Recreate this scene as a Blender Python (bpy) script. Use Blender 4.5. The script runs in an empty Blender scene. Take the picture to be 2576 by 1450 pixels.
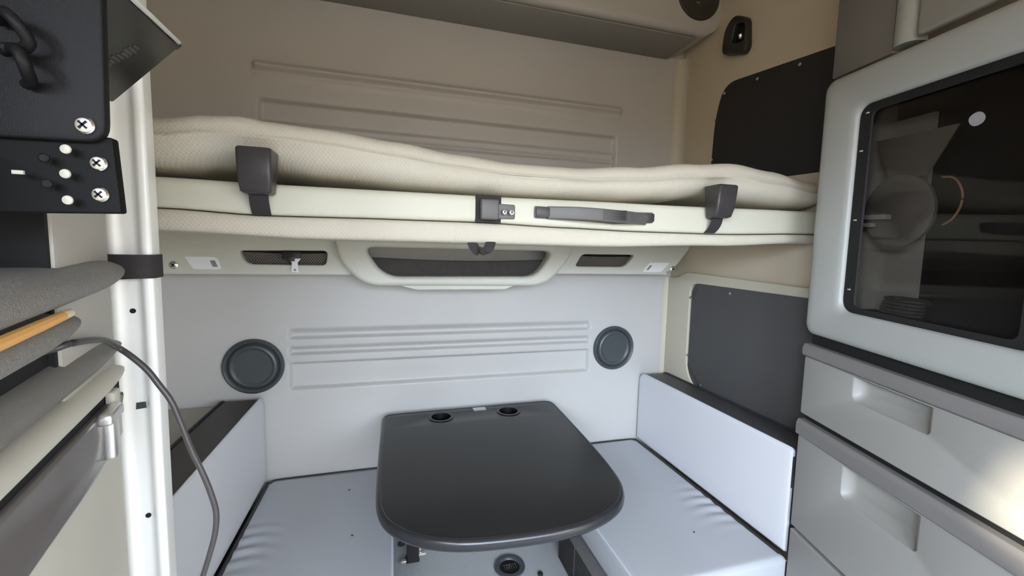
# Sleeper compartment of a truck: folded upper bunk, dinette table between two bench seats, cabinets on both sides.
# World: x along the back wall, y = 0 on the back wall (camera side negative), z up, metres.
import bpy, bmesh, math, random
from math import sin, cos, pi, radians, exp
from mathutils import Vector, Matrix
random.seed(4)
scene = bpy.context.scene
COL = scene.collection

# ------------------------------------------------------------------ materials
def nodes(name):
    m = bpy.data.materials.new(name); m.use_nodes = True
    nt = m.node_tree
    return m, nt, nt.nodes['Principled BSDF']

def mat(name, col, rough=.5, metal=0., bump=0., scale=400., var=.0, spec=.5, coat=0., vscale=6.):
    m, nt, b = nodes(name)
    b.inputs['Roughness'].default_value = rough
    b.inputs['Metallic'].default_value = metal
    b.inputs['Specular IOR Level'].default_value = spec
    b.inputs['Coat Weight'].default_value = coat
    tc = nt.nodes.new('ShaderNodeTexCoord')
    n2 = nt.nodes.new('ShaderNodeTexNoise'); n2.inputs['Scale'].default_value = vscale; n2.inputs['Detail'].default_value = 5
    nt.links.new(tc.outputs['Object'], n2.inputs['Vector'])
    mx = nt.nodes.new('ShaderNodeMix'); mx.data_type = 'RGBA'
    mx.inputs[6].default_value = (*[c * (1 - var) for c in col], 1)
    mx.inputs[7].default_value = (*[min(1, c * (1 + var)) for c in col], 1)
    nt.links.new(n2.outputs['Fac'], mx.inputs[0]); nt.links.new(mx.outputs[2], b.inputs['Base Color'])
    if bump:
        n = nt.nodes.new('ShaderNodeTexNoise'); n.inputs['Scale'].default_value = scale; n.inputs['Detail'].default_value = 3
        nt.links.new(tc.outputs['Object'], n.inputs['Vector'])
        bp = nt.nodes.new('ShaderNodeBump'); bp.inputs['Strength'].default_value = bump; bp.inputs['Distance'].default_value = .002
        nt.links.new(n.outputs['Fac'], bp.inputs['Height']); nt.links.new(bp.outputs['Normal'], b.inputs['Normal'])
    return m

def weave(name, col, rough=.85, scale=170., bump=.5, axis=1.0):
    m, nt, b = nodes(name)
    b.inputs['Roughness'].default_value = rough
    b.inputs['Specular IOR Level'].default_value = .25
    tc = nt.nodes.new('ShaderNodeTexCoord')
    hs = []
    for a in (radians(40), radians(-40)):
        mp = nt.nodes.new('ShaderNodeMapping'); mp.inputs['Rotation'].default_value = (0, a, 0)
        w = nt.nodes.new('ShaderNodeTexWave'); w.bands_direction = 'X'; w.inputs['Scale'].default_value = scale / 3.14
        w.inputs['Distortion'].default_value = .3
        nt.links.new(tc.outputs['Object'], mp.inputs['Vector']); nt.links.new(mp.outputs['Vector'], w.inputs['Vector'])
        hs.append(w)
    mu = nt.nodes.new('ShaderNodeMath'); mu.operation = 'MULTIPLY'
    nt.links.new(hs[0].outputs['Fac'], mu.inputs[0]); nt.links.new(hs[1].outputs['Fac'], mu.inputs[1])
    bp = nt.nodes.new('ShaderNodeBump'); bp.inputs['Strength'].default_value = bump; bp.inputs['Distance'].default_value = .0015
    nt.links.new(mu.outputs[0], bp.inputs['Height']); nt.links.new(bp.outputs['Normal'], b.inputs['Normal'])
    n2 = nt.nodes.new('ShaderNodeTexNoise'); n2.inputs['Scale'].default_value = 4; n2.inputs['Detail'].default_value = 4
    nt.links.new(tc.outputs['Object'], n2.inputs['Vector'])
    mx = nt.nodes.new('ShaderNodeMix'); mx.data_type = 'RGBA'
    mx.inputs[6].default_value = (*[c * .93 for c in col], 1); mx.inputs[7].default_value = (*[min(1, c * 1.05) for c in col], 1)
    nt.links.new(n2.outputs['Fac'], mx.inputs[0]); nt.links.new(mx.outputs[2], b.inputs['Base Color'])
    return m

def net_mat(name, col, scale=150., hole=.5):
    m, nt, b = nodes(name)
    b.inputs['Base Color'].default_value = (*col, 1); b.inputs['Roughness'].default_value = .7
    out = nt.nodes['Material Output']
    tc = nt.nodes.new('ShaderNodeTexCoord'); hs = []
    for a in (radians(38), radians(-38)):
        mp = nt.nodes.new('ShaderNodeMapping'); mp.inputs['Rotation'].default_value = (0, a, 0)
        w = nt.nodes.new('ShaderNodeTexWave'); w.inputs['Scale'].default_value = scale / 3.14
        nt.links.new(tc.outputs['Object'], mp.inputs['Vector']); nt.links.new(mp.outputs['Vector'], w.inputs['Vector'])
        hs.append(w)
    mi = nt.nodes.new('ShaderNodeMath'); mi.operation = 'MINIMUM'
    nt.links.new(hs[0].outputs['Fac'], mi.inputs[0]); nt.links.new(hs[1].outputs['Fac'], mi.inputs[1])
    gt = nt.nodes.new('ShaderNodeMath'); gt.operation = 'GREATER_THAN'; gt.inputs[1].default_value = hole
    nt.links.new(mi.outputs[0], gt.inputs[0])
    tr = nt.nodes.new('ShaderNodeBsdfTransparent'); ms = nt.nodes.new('ShaderNodeMixShader')
    nt.links.new(gt.outputs[0], ms.inputs[0]); nt.links.new(b.outputs[0], ms.inputs[1]); nt.links.new(tr.outputs[0], ms.inputs[2])
    nt.links.new(ms.outputs[0], out.inputs['Surface'])
    return m

def smoked_mat(name, tint):
    m, nt, b = nodes(name)
    out = nt.nodes['Material Output']
    tr = nt.nodes.new('ShaderNodeBsdfTransparent'); tr.inputs['Color'].default_value = (*tint, 1)
    gl = nt.nodes.new('ShaderNodeBsdfGlossy'); gl.inputs['Roughness'].default_value = .03
    gl.inputs['Color'].default_value = (.9, .9, .9, 1)
    fr = nt.nodes.new('ShaderNodeFresnel'); fr.inputs['IOR'].default_value = 1.22
    ms = nt.nodes.new('ShaderNodeMixShader')
    nt.links.new(fr.outputs[0], ms.inputs[0]); nt.links.new(tr.outputs[0], ms.inputs[1]); nt.links.new(gl.outputs[0], ms.inputs[2])
    nt.links.new(ms.outputs[0], out.inputs['Surface'])
    return m

def emit(name, col, s):
    m, nt, b = nodes(name)
    b.inputs['Base Color'].default_value = (.8, .8, .8, 1)
    b.inputs['Emission Color'].default_value = (*col, 1); b.inputs['Emission Strength'].default_value = s
    return m

M = dict(
    wall=mat('wall_plastic', (.50, .485, .465), .42, bump=.12, scale=700, var=.03),
    beige=mat('beige_lining', (.52, .45, .34), .7, bump=.25, scale=900, var=.05),
    cream_trim=mat('cream_trim_plastic', (.50, .465, .37), .5, bump=.1, scale=800, var=.03),
    ceil=mat('ceiling_lining', (.50, .46, .40), .9, bump=.2, scale=600, var=.04),
    floor=mat('floor_vinyl', (.46, .475, .48), .55, bump=.3, scale=900, var=.12, vscale=120),
    carpet=mat('dark_carpet', (.055, .053, .052), .95, bump=1., scale=700, var=.55, vscale=420),
    carpet_top=mat('speckled_carpet', (.13, .128, .125), .95, bump=1., scale=700, var=.7, vscale=420),
    fascia=mat('shelf_plastic', (.62, .61, .54), .45, bump=.1, scale=900, var=.03),
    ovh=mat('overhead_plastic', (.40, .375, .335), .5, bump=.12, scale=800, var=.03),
    ovh_shade=mat('overhead_shade_tone', (.24, .225, .205), .5, bump=.12, scale=800, var=.03),
    fabric=weave('bunk_fabric', (.58, .54, .45), scale=140., bump=.35),
    rail=mat('bunk_rail_vinyl', (.60, .585, .485), .5, bump=.12, scale=600, var=.02),
    vinyl=mat('seat_vinyl', (.45, .465, .495), .48, bump=.25, scale=900, var=.04, vscale=3),
    vinyl_back=mat('backrest_vinyl', (.64, .645, .68), .45, bump=.2, scale=900, var=.03, vscale=3),
    dark_vinyl=mat('dark_vinyl', (.075, .073, .076), .5, bump=.3, scale=900, var=.05),
    piping=mat('pale_piping', (.62, .64, .70), .4),
    black_pipe=mat('black_piping', (.02, .02, .022), .5),
    table=mat('table_laminate', (.016, .016, .0165), .36, bump=.05, scale=1200, var=.15, vscale=200),
    rim=mat('table_rim', (.022, .023, .026), .25),
    cup=mat('cup_holder_plastic', (.008, .008, .009), .3),
    black=mat('black_plastic', (.020, .018, .018), .38, bump=.15, scale=900),
    block=mat('strap_cover_plastic', (.045, .040, .042), .34, bump=.15, scale=900),
    webbing=mat('black_webbing', (.030, .026, .026), .8, bump=.6, scale=800),
    handle=mat('handle_plastic', (.10, .095, .09), .38, bump=.1, scale=900),
    vent=mat('vent_plastic', (.060, .068, .072), .38, bump=.12, scale=900),
    dark_vent=mat('dark_vent_plastic', (.03, .025, .022), .3),
    white=mat('white_plastic', (.88, .89, .90), .35),
    grey_switch=mat('grey_switch', (.25, .25, .25), .5),
    metal=mat('screw_metal', (.78, .76, .73), .28, metal=1.),
    brushed=mat('latch_metal', (.80, .78, .76), .35, metal=.9),
    post=mat('post_aluminium', (.95, .94, .90), .35, metal=.0, spec=.7, coat=.2),
    cover=mat('window_cover_fabric', (.075, .073, .075), .7, bump=.3, scale=900, var=.08),
    cover_black=mat('window_cover_black', (.018, .017, .017), .75, bump=.2, scale=900, var=.2),
    tower=mat('tower_plastic', (.28, .27, .25), .42, bump=.12, scale=900, var=.03),
    tower_dark=mat('tower_dark_plastic', (.155, .145, .135), .45, bump=.15, scale=900, var=.04),
    frame=mat('door_frame_plastic', (.33, .335, .315), .38, bump=.12, scale=900, var=.03),
    band=mat('drawer_band_plastic', (.175, .162, .155), .42, bump=.15, scale=900, var=.05),
    gasket=mat('black_gasket', (.004, .004, .004), .7),
    cavity=mat('cavity_dark', (.030, .026, .025), .6, var=.1),
    cavity_lit=mat('cavity_lit_tone', (.72, .70, .66), .6),
    side_grey=mat('cavity_grey_panel', (.33, .31, .29), .6),
    smoked=smoked_mat('smoked_glass', (.70, .685, .67)),
    net=net_mat('net_mesh', (.17, .15, .13), 140., .45),
    net_fine=net_mat('net_fine_mesh', (.045, .04, .037), 170., .6),
    pocket=mat('pocket_dark', (.035, .032, .03), .7),
    lcab=mat('left_cabinet_plastic', (.42, .395, .35), .5, bump=.15, scale=900, var=.04),
    lcab_pale=mat('left_cabinet_pale', (.56, .53, .45), .5, bump=.12, scale=900, var=.03),
    lcab_gloss=mat('left_drawer_gloss', (.13, .115, .11), .2, var=.03),
    lcab_grey=mat('left_drawer_grey', (.17, .16, .145), .5, bump=.3, scale=700, var=.1),
    lcarpet=mat('grey_carpet', (.24, .225, .21), .95, bump=1., scale=500, var=.3, vscale=300),
    pen=mat('orange_stick', (.80, .42, .12), .45), pen_tip=mat('cream_tip', (.85, .68, .50), .4),
    cable=mat('grey_cable', (.062, .055, .054), .35),
    bracket=mat('bracket_steel', (.010, .0095, .010), .5, bump=.2, scale=800, var=.1, spec=.18),
    bracket_low=mat('bracket_black', (.004, .004, .004), .6, spec=.15),
    hole=mat('hole_black', (.004, .004, .004), .8),
    rivet=mat('rivet_pale', (.45, .42, .36), .4),
    screen=mat('screen_gloss', (.010, .009, .007), .28), silver=mat('silver_edge', (.75, .74, .71), .3, metal=.6),
    faint=mat('faint_print', (.07, .065, .06), .6),
    copper=mat('orange_wire', (.62, .36, .26), .4),
    sticker=mat('sticker_pale', (.66, .63, .62), .5), sticker_dark=mat('sticker_grey', (.12, .12, .13), .5),
    crumb=mat('brown_crumb', (.06, .035, .03), .9),
    bright_spot=emit('bright_spot_glow', (.85, .9, 1.), .35),
    cablow=mat('cab_grey', (.30, .29, .27), .7, var=.05),
)

# ------------------------------------------------------------------ mesh helpers
def rpoly(pts, r=.02, n=6):
    """closed polygon with rounded corners; r a number or one per corner"""
    out = []; k = len(pts)
    for i, p in enumerate(pts):
        p = Vector(p); a = Vector(pts[i - 1]); b = Vector(pts[(i + 1) % k])
        ri = r[i] if isinstance(r, (list, tuple)) else r
        if ri <= 0: out.append(tuple(p)); continue
        ua, ub = (a - p), (b - p)
        d = min(ri, ua.length * .48, ub.length * .48)
        s, e = p + ua.normalized() * d, p + ub.normalized() * d
        for j in range(n + 1):
            t = j / n; out.append(tuple(s * (1 - t) ** 2 + p * 2 * t * (1 - t) + e * t * t))
    return out

def rrect(x0, x1, z0, z1, r=.02, n=6):
    return rpoly([(x0, z0), (x1, z0), (x1, z1), (x0, z1)], r, n)

def circle(cx, cz, r, n=40, ry=None):
    return [(cx + r * cos(2 * pi * i / n), cz + (ry or r) * sin(2 * pi * i / n)) for i in range(n)]

class Geo:
    def __init__(s): s.v = []; s.f = []
    def add(s, v, f):
        b = len(s.v); s.v += [tuple(p) for p in v]; s.f += [tuple(i + b for i in q) for q in f]; return s
    def loft(s, loops, cap=True, ring=True, close=False):
        n = len(loops[0]); b = len(s.v)
        for l in loops: s.v += [tuple(p) for p in l]
        K = len(loops)
        for k in range(K if close else K - 1):
            k2 = (k + 1) % K
            for i in range(n if ring else n - 1):
                j = (i + 1) % n
                s.f.append((b + k * n + i, b + k * n + j, b + k2 * n + j, b + k2 * n + i))
        if cap and not close:
            s.f.append(tuple(b + i for i in reversed(range(n)))); s.f.append(tuple(b + (K - 1) * n + i for i in range(n)))
        return s
    def box(s, lo, hi, bev=0., seg=2):
        bm = bmesh.new(); bmesh.ops.create_cube(bm, size=1)
        for v in bm.verts: v.co = Vector([(lo[i] + hi[i]) / 2 + v.co[i] * (hi[i] - lo[i]) for i in range(3)])
        if bev: bmesh.ops.bevel(bm, geom=bm.edges[:], offset=bev, segments=seg, profile=.5, affect='EDGES')
        bm.verts.index_update(); s.add([v.co[:] for v in bm.verts], [[v.index for v in f.verts] for f in bm.faces]); bm.free()
        return s
    def plate(s, loops, depth, bev, o, xd, yd, res=2):
        """flat plate: first loop the outline, others holes; front face at local z=0, thickness depth behind it"""
        xd, yd = Vector(xd).normalized(), Vector(yd).normalized(); zd = xd.cross(yd); o = Vector(o)
        cu = bpy.data.curves.new('c', 'CURVE'); cu.dimensions = '2D'; cu.fill_mode = 'BOTH'
        cu.extrude = max(1e-5, depth / 2 - bev); cu.bevel_depth = bev; cu.bevel_resolution = res; cu.offset = -bev
        for l in loops:
            sp = cu.splines.new('POLY'); sp.points.add(len(l) - 1); sp.use_cyclic_u = True
            for p, q in zip(sp.points, l): p.co = (q[0], q[1], 0, 1)
        ob = bpy.data.objects.new('c', cu); COL.objects.link(ob)
        dg = bpy.context.evaluated_depsgraph_get(); me = bpy.data.meshes.new_from_object(ob.evaluated_get(dg))
        bm = bmesh.new(); bm.from_mesh(me); bmesh.ops.remove_doubles(bm, verts=bm.verts[:], dist=1e-6); bm.verts.index_update()
        s.add([o + xd * v.co.x + yd * v.co.y + zd * (v.co.z - depth / 2) for v in bm.verts], [[v.index for v in f.verts] for f in bm.faces])
        bm.free(); bpy.data.objects.remove(ob); bpy.data.curves.remove(cu); bpy.data.meshes.remove(me)
        return s
    def tube(s, pts, r, n=10, flat=1., up=(0, 0, 1)):
        pts = [Vector(p) for p in pts]; loops = []
        for i, p in enumerate(pts):
            t = (pts[min(i + 1, len(pts) - 1)] - pts[max(i - 1, 0)]).normalized()
            u = Vector(up); u = (u - t * u.dot(t))
            if u.length < 1e-3: u = Vector((1, 0, 0)) - t * t.x
            u.normalize(); w = t.cross(u); rr = r[i] if isinstance(r, list) else r
            loops.append([p + u * rr * cos(2 * pi * k / n) + w * rr * flat * sin(2 * pi * k / n) for k in range(n)])
        return s.loft(loops)
    def lathe(s, prof, o, axis, n=40, cap=True):
        """prof: (radius, height along axis)"""
        ax = Vector(axis).normalized(); u = ax.orthogonal().normalized(); w = ax.cross(u); o = Vector(o)
        return s.loft([[o + ax * h + (u * cos(2 * pi * k / n) + w * sin(2 * pi * k / n)) * r for k in range(n)] for r, h in prof], cap)
    def slab(s, pts, depth, bev, o, xd, yd):
        """convex plate with a stepped soft edge; front face at local z=0"""
        xd, yd = Vector(xd).normalized(), Vector(yd).normalized(); zd = xd.cross(yd); o = Vector(o)
        c = sum((Vector(p) for p in pts), Vector((0, 0))) / len(pts); L = []
        for ins, z in ((0, -depth), (0, -bev), (bev * .3, -bev * .3), (bev, 0)):
            L.append([o + xd * q.x + yd * q.y + zd * z for q in [Vector(p) - (Vector(p) - c).normalized() * ins for p in pts]])
        return s.loft(L)
    def map(s, fn): s.v = [tuple(fn(*p)) for p in s.v]; return s

def smooth_path(pts, k=8):
    P = [Vector(p) for p in pts]; out = []
    for i in range(len(P) - 1):
        a, b, c, d = P[max(i - 1, 0)], P[i], P[i + 1], P[min(i + 2, len(P) - 1)]
        for j in range(k):
            t = j / k
            out.append(.5 * ((2 * b) + (c - a) * t + (2 * a - 5 * b + 4 * c - d) * t * t + (3 * b - a - 3 * c + d) * t ** 3))
    out.append(P[-1]); return out

def obj(name, g, m, parent=None, ang=35):
    me = bpy.data.meshes.new(name)
    lo = [min(v[i] for v in g.v) for i in range(3)]; hi = [max(v[i] for v in g.v) for i in range(3)]
    c = Vector(((lo[0] + hi[0]) / 2, (lo[1] + hi[1]) / 2, lo[2]))
    me.from_pydata([Vector(v) - c for v in g.v], [], g.f)
    bm = bmesh.new(); bm.from_mesh(me); bmesh.ops.recalc_face_normals(bm, faces=bm.faces[:]); bm.to_mesh(me); bm.free()
    me.shade_smooth(); me.set_sharp_from_angle(angle=radians(ang))
    me.materials.append(M[m] if isinstance(m, str) else m)
    o = bpy.data.objects.new(name, me); COL.objects.link(o)
    p = Vector((0, 0, 0)); q = parent
    while q is not None: p += q.location; q = q.parent
    o.location = c - p
    if parent is not None: o.parent = parent
    return o

def tag(o, label, cat, group=None):
    o['label'] = label; o['category'] = cat
    if group: o['group'] = group
    return o

def thing(name, label, cat, loc, group=None):
    o = bpy.data.objects.new(name, None); COL.objects.link(o); o.location = loc; o.empty_display_size = .05
    return tag(o, label, cat, group)

def struct(name, g, m, ang=35):
    o = obj(name, g, m, None, ang); o['kind'] = 'structure'; return o

def lerp(tab, x):
    if x <= tab[0][0]: return tab[0][1]
    for (a, fa), (b, fb) in zip(tab, tab[1:]):
        if x <= b:
            t = (x - a) / (b - a); t = t * t * (3 - 2 * t); return fa + (fb - fa) * t
    return tab[-1][1]
def sst(a, b, x):
    t = max(0., min(1., (x - a) / (b - a))); return t * t * (3 - 2 * t)
XZ = ((1, 0, 0), (0, 0, 1))            # plate facing the camera side (-y)
YZ = ((0, -1, 0), (0, 0, 1))           # plate facing -x; local x = -y

def phillips(name, c, n, r, parent, m='metal'):
    """domed screw head with a cross slot"""
    n = Vector(n).normalized(); c = Vector(c)
    o = obj(name, Geo().lathe([(r, -.002), (r, .001), (r * .8, .003), (r * .4, .0038), (.0001, .004)], c, n, 18), m, parent)
    u = n.orthogonal().normalized(); w = n.cross(u); g = Geo()
    for a, b in ((u, w), (w, u)):
        pts = [c + a * sx * r * .55 + b * sy * r * .12 + n * h for h in (.0032, .0044) for sx, sy in ((-1, -1), (1, -1), (1, 1), (-1, 1))]
        g.add(pts, [(0, 1, 2, 3), (4, 5, 6, 7), (0, 1, 5, 4), (1, 2, 6, 5), (2, 3, 7, 6), (3, 0, 4, 7)])
    obj('cross_slot', g, 'hole', o)
    return o

# ------------------------------------------------------------------ the setting
XL, XR, ZT, YF, FZ = -.82, 1.31, 2.62, -3.5, .12
# back wall with embossed bands
def emboss(x, z):
    d = 0.
    up = sst(-.485, -.465, x) * (1 - sst(.985, 1.005, x))
    d += up * .019 * exp(-((z - 1.938) / .013) ** 2)
    d += up * .004 * exp(-((z - 1.905) / .010) ** 2)
    u2 = sst(-.470, -.455, x) * (1 - sst(.968, .985, x))
    d -= u2 * .018 * (1 - sst(1.815, 1.830, z)) * sst(1.40, 1.42, z)
    d -= u2 * .010 * (1 - sst(1.744, 1.758, z)) * sst(1.40, 1.42, z)
    d += u2 * .009 * exp(-((z - 1.715) / .008) ** 2)
    lo = sst(-.392, -.372, x) * (1 - sst(.872, .892, x))
    d -= lo * .021 * sst(.936, .950, z) * (1 - sst(.955, .985, z))
    d -= lo * .021 * sst(.873, .887, z) * (1 - sst(.890, .915, z))
    d -= lo * .020 * sst(.735, .750, z) * (1 - sst(.835, .850, z))
    return d
xs = sorted(set([round(XL + i * (XR - XL) / 24, 4) for i in range(25)] + [round(c + k * .004, 4) for c in (-.475, -.382, .882, .985) for k in range(-6, 7)]))
zs = sorted(set([round(i * .08, 4) for i in range(33)] + [round(.72 + i * .0035, 4) for i in range(78)] + [round(1.68 + i * .0035, 4) for i in range(82)] + [ZT]))
g = Geo(); n = len(zs)
g.v = [(x, -emboss(x, z), z) for x in xs for z in zs]
g.f = [(i * n + j, i * n + j + 1, (i + 1) * n + j + 1, (i + 1) * n + j) for i in range(len(xs) - 1) for j in range(n - 1)]
b0 = len(g.v); g.add([(XL, .05, 0), (XR, .05, 0), (XR, .05, ZT), (XL, .05, ZT)], [(0, 1, 2, 3)])
struct('wall_back', g, 'wall', 60)
struct('floor', Geo().box((-1.1, YF, .06), (1.6, .05, FZ)), 'floor')
struct('ceiling', Geo().box((-1.1, YF, ZT), (1.6, .05, ZT + .05)), 'ceil')
# right wall, left wall (with the cab's side window openings), front wall with the windscreen opening
struct('wall_right', Geo().plate([[(-.05, 0), (3.5, 0), (3.5, ZT), (-.05, ZT)], rrect(2.2, 3.15, 1.1, 1.9, .06)], .05, 0, (XR, 0, 0), *YZ), 'beige')
lwin_sun = rpoly([(-3.15, 1.18), (-2.62, 1.44), (-2.155, 1.690), (-2.095, 1.716), (-2.15, 1.88), (-3.15, 1.88)], [.05, .05, .02, .03, .05, .05])  # unseen opening, outline shaped to throw the sun patch on the drawers
struct('wall_left', Geo().plate([[(-3.5, 0), (.05, 0), (.05, ZT), (-3.5, ZT)], lwin_sun], .05, 0, (XL, 0, 0), (0, 1, 0), (0, 0, 1)), 'beige')
struct('wall_front', Geo().plate([[(-1.6, 0), (1.1, 0), (1.1, ZT), (-1.6, ZT)], rrect(-1.27, .78, .98, 2.0, .1)], .05, 0, (0, YF, 0), (-1, 0, 0), (0, 0, 1)), 'cablow')
# rounded trim down the back right corner
gg = Geo()
def corner_trim(z0, z1, w, k=8):
    lo = [(XR - w * (1 - sin(pi / 2 * i / k)) , -w * 1.0 * (1 - cos(pi / 2 * i / k)) - .001) for i in range(k + 1)]
    lo = lo + [(XR + .001, .002)]
    return [[(x, y, z) for x, y in lo] for z in (z0, z1)]
gg.loft(corner_trim(1.36, 2.2, .045)); struct('trim_1', gg, 'cream_trim', 50)
gg = Geo().loft(corner_trim(.60, 1.19, .045)); struct('trim_2', gg, 'cream_trim', 50)
# pale surround of the lower side window: raised frame with the ledge along its top
ol = [(.0, .55), (.95, .55), (.95, 1.192), (.16, 1.218), (.12, 1.215), (.075, 1.19), (.0, 1.19)]
hl = rpoly([(.165, .70), (.80, .66), (.80, 1.165), (.165, 1.172)], [.14, .02, .02, .05], 8)
struct('trim_3', Geo().plate([rpoly(ol, [0, 0, 0, .03, .03, .03, 0]), hl], .018, .005, (XR - .018, 0, 0), *YZ), 'cream_trim')

# ------------------------------------------------------------------ window covers on the right wall
def snaps(parent, pts, x):
    for y, z in pts:
        obj('snap', Geo().lathe([(.0055, 0), (.0055, .002), (.003, .0035), (.0001, .004)], (x, y, z), (-1, 0, 0), 14), 'metal', parent)
t = thing('window_cover', 'dark grey fabric cover with snaps over the lower side window, beside the pale backrest', 'window cover', (XR - .02, -.45, .66))
obj('cover_sheet', Geo().plate([rpoly([(.168, .72), (.245, .665), (.80, .63), (.80, 1.168), (.168, 1.175)], [.08, .08, .02, .02, .06], 8)], .008, .003, (XR - .010, 0, 0), *YZ), 'cover', t)
snaps(t, [(-.19, 1.160), (-.168, 1.105), (-.40, 1.148), (-.172, .842), (-.27, .728)], XR - .018)
for ya, za, yb_, zb_ in ((-.17, 1.10, -.215, 1.15), (-.18, .80, -.26, .73)):
    obj('seam', Geo().tube([(XR - .0195, ya, za), (XR - .0195, yb_, zb_)], .0012, 6), 'black_pipe', t)
t = thing('window_cover', 'black cover over the upper side window, above the end of the bunk mattress', 'window cover', (XR - .01, -.45, 1.55))
obj('cover_sheet', Geo().plate([rpoly([(.222, 1.59), (.95, 1.56), (.95, 1.90), (.72, 1.95), (.272, 2.0), (.232, 1.87)], [.06, .02, .02, 0, .07, .10], 8)], .010, .003, (XR - .001, 0, 0), *YZ), 'cover_black', t)
snaps(t, [(-.29, 1.955), (-.45, 1.952), (-.62, 1.935), (-.243, 1.86), (-.243, 1.70), (-.50, 1.60)], XR - .011)

# black hook housing on the upper right wall
t = thing('coat_hook', 'small black hook housing on the beige upper side wall, beside the overhead cabinet', 'hook', (XR - .01, -.33, 2.08))
obj('housing', Geo().plate([rpoly([(.275, 2.105), (.385, 2.065), (.405, 2.085), (.395, 2.195), (.33, 2.235), (.285, 2.20)], [.03, .03, .02, .02, .04, .04], 6), rpoly([(.325, 2.13), (.39, 2.11), (.388, 2.18), (.34, 2.195)], .02, 5)], .03, .006, (XR - .03, 0, 0), *YZ), 'black', t)
obj('recess', Geo().plate([rpoly([(.30, 2.11), (.39, 2.09), (.39, 2.19), (.31, 2.20)], .02, 5)], .006, 0, (XR - .004, 0, 0), *YZ), 'hole', t)
obj('hook_tip', Geo().tube(smooth_path([(XR - .01, -.372, 2.135), (XR - .03, -.378, 2.128), (XR - .04, -.382, 2.138)]), .007, 8), 'metal', t)

# ------------------------------------------------------------------ overhead cabinet above the bunk
t = thing('overhead_cabinet', 'grey-brown overhead cabinet with round dark vents across the top of the back wall', 'cabinet', (.25, -.12, 2.2))
prof = rpoly([(0, 2.20), (-.225, 2.205), (-.215, 2.61), (0, 2.61)], [0, .03, 0, 0], 8)
xl = [XL] + [XR - .10 + .10 * sin(k / 10 * pi / 2) for k in range(11)]
loops = []
for x in xl:
    k = max(0, (x - (XR - .10)) / .10); cut = .07 * (1 - math.sqrt(max(0, 1 - k * k)))
    loops.append([(x, y if y > -.02 else y, max(z, 2.20 + cut) if z < 2.4 else z) for y, z in prof])
obj('cabinet_body', Geo().loft(loops), 'ovh', t, 40)
obj('underside_shade', Geo().box((XL, -.200, 2.1935), (XR - .09, -.001, 2.1995), .002), 'ovh_shade', t)  # added dark slab, its colour stands in for shade under the cabinet
for cx, cz, r, nm in ((1.20, 2.352, .100, 'round'), (.905, 2.388, .100, 'round')):
    v = obj('vent', Geo().lathe([(r * .90, -.008), (r, -.002), (r, .006), (r * .93, .009), (r * .82, .002), (r * .3, .001), (.0001, .001)], (cx, -.2205, cz), (0, -1, .02), 48), 'dark_vent', t)

# ------------------------------------------------------------------ net shelf along the back wall
t = thing('net_shelf', 'grey-green plastic shelf with three netted pockets along the back wall', 'shelf', (.25, -.08, 1.15))
yw, yc = -.12, -.17
wl = [(XL, 1.196), (-.130, 1.198), (-.130, 1.345), (XL, 1.345)]
hole_l = rpoly([(-.485, 1.232), (-.232, 1.231), (-.224, 1.283), (-.506, 1.278)], [.04, .015, .02, .012], 6)
wr = rpoly([(.64, 1.205), (1.185, 1.208), (1.245, 1.24), (1.322, 1.335), (1.322, 1.345), (.64, 1.345)], [0, .06, .06, .003, .003, 0], 6)
hole_r = rpoly([(.745, 1.238), (.985, 1.238), (1.03, 1.292), (.775, 1.290)], [.015, .03, .012, .02], 6)
cen = rpoly([(-.10, 1.160), (.60, 1.158), (.70, 1.27), (.715, 1.345), (-.20, 1.345), (-.185, 1.25)], [.10, .10, .05, 0, 0, .05], 10)
hole_c = rpoly([(-.03, 1.194), (.555, 1.197), (.625, 1.300), (-.10, 1.300)], [.06, .05, .035, .035], 8)
g = Geo()
g.plate([wl, hole_l], .03, .006, (0, yw, 0), *XZ, res=3)
g.plate([wr, hole_r], .03, .006, (0, yw, 0), *XZ, res=3)
g.plate([cen, hole_c], .07, .016, (0, yc, 0), *XZ, res=5)
g.box((XL, -.118, 1.197), (-.15, 0, 1.206)); g.box((.65, -.118, 1.206), (1.20, 0, 1.215)); g.box((-.06, -.15, 1.168), (.57, 0, 1.180))
obj('shelf_body', g, 'fascia', t, 40)
obj('lower_lip', Geo().plate([rpoly([(.085, 1.143), (.43, 1.143), (.475, 1.162), (.015, 1.162)], [.01, .01, 0, 0])], .05, .003, (0, -.15, 0), *XZ), 'fascia', t)
obj('pocket_back', Geo().box((-.53, -.022, 1.207), (-.20, -.016, 1.30)), 'pocket', t)
obj('pocket_back', Geo().box((.72, -.022, 1.216), (1.06, -.016, 1.30)), 'pocket', t)
def net(name, x0, x1, z0, z1, y, m, sag, bulge):
    g = Geo(); nx, nz = 40, 8
    for i in range(nx + 1):
        s = i / nx
        for j in range(nz + 1):
            q = j / nz; x = x0 + (x1 - x0) * s
            g.v.append((x, y + bulge * sin(pi * s) * q, z0 + (z1 - sag * sin(pi * s) - z0) * q))
    g.f = [(i * (nz + 1) + j, i * (nz + 1) + j + 1, (i + 1) * (nz + 1) + j + 1, (i + 1) * (nz + 1) + j) for i in range(nx) for j in range(nz)]
    return obj(name, g, m, t)
net('net', -.51, -.22, 1.205, 1.274, -.092, 'net', .004, .0)
net('net', .74, 1.035, 1.214, 1.284, -.092, 'net', .004, .0)
nc = net('net', -.115, .635, 1.180, 1.262, -.105, 'net_fine', .010, .0)
obj('hem', Geo().tube([(-.115 + .75 * i / 30, -.105, 1.262 - .010 * sin(pi * i / 30)) for i in range(31)], .0022, 6), 'black_pipe', nc)
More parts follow.
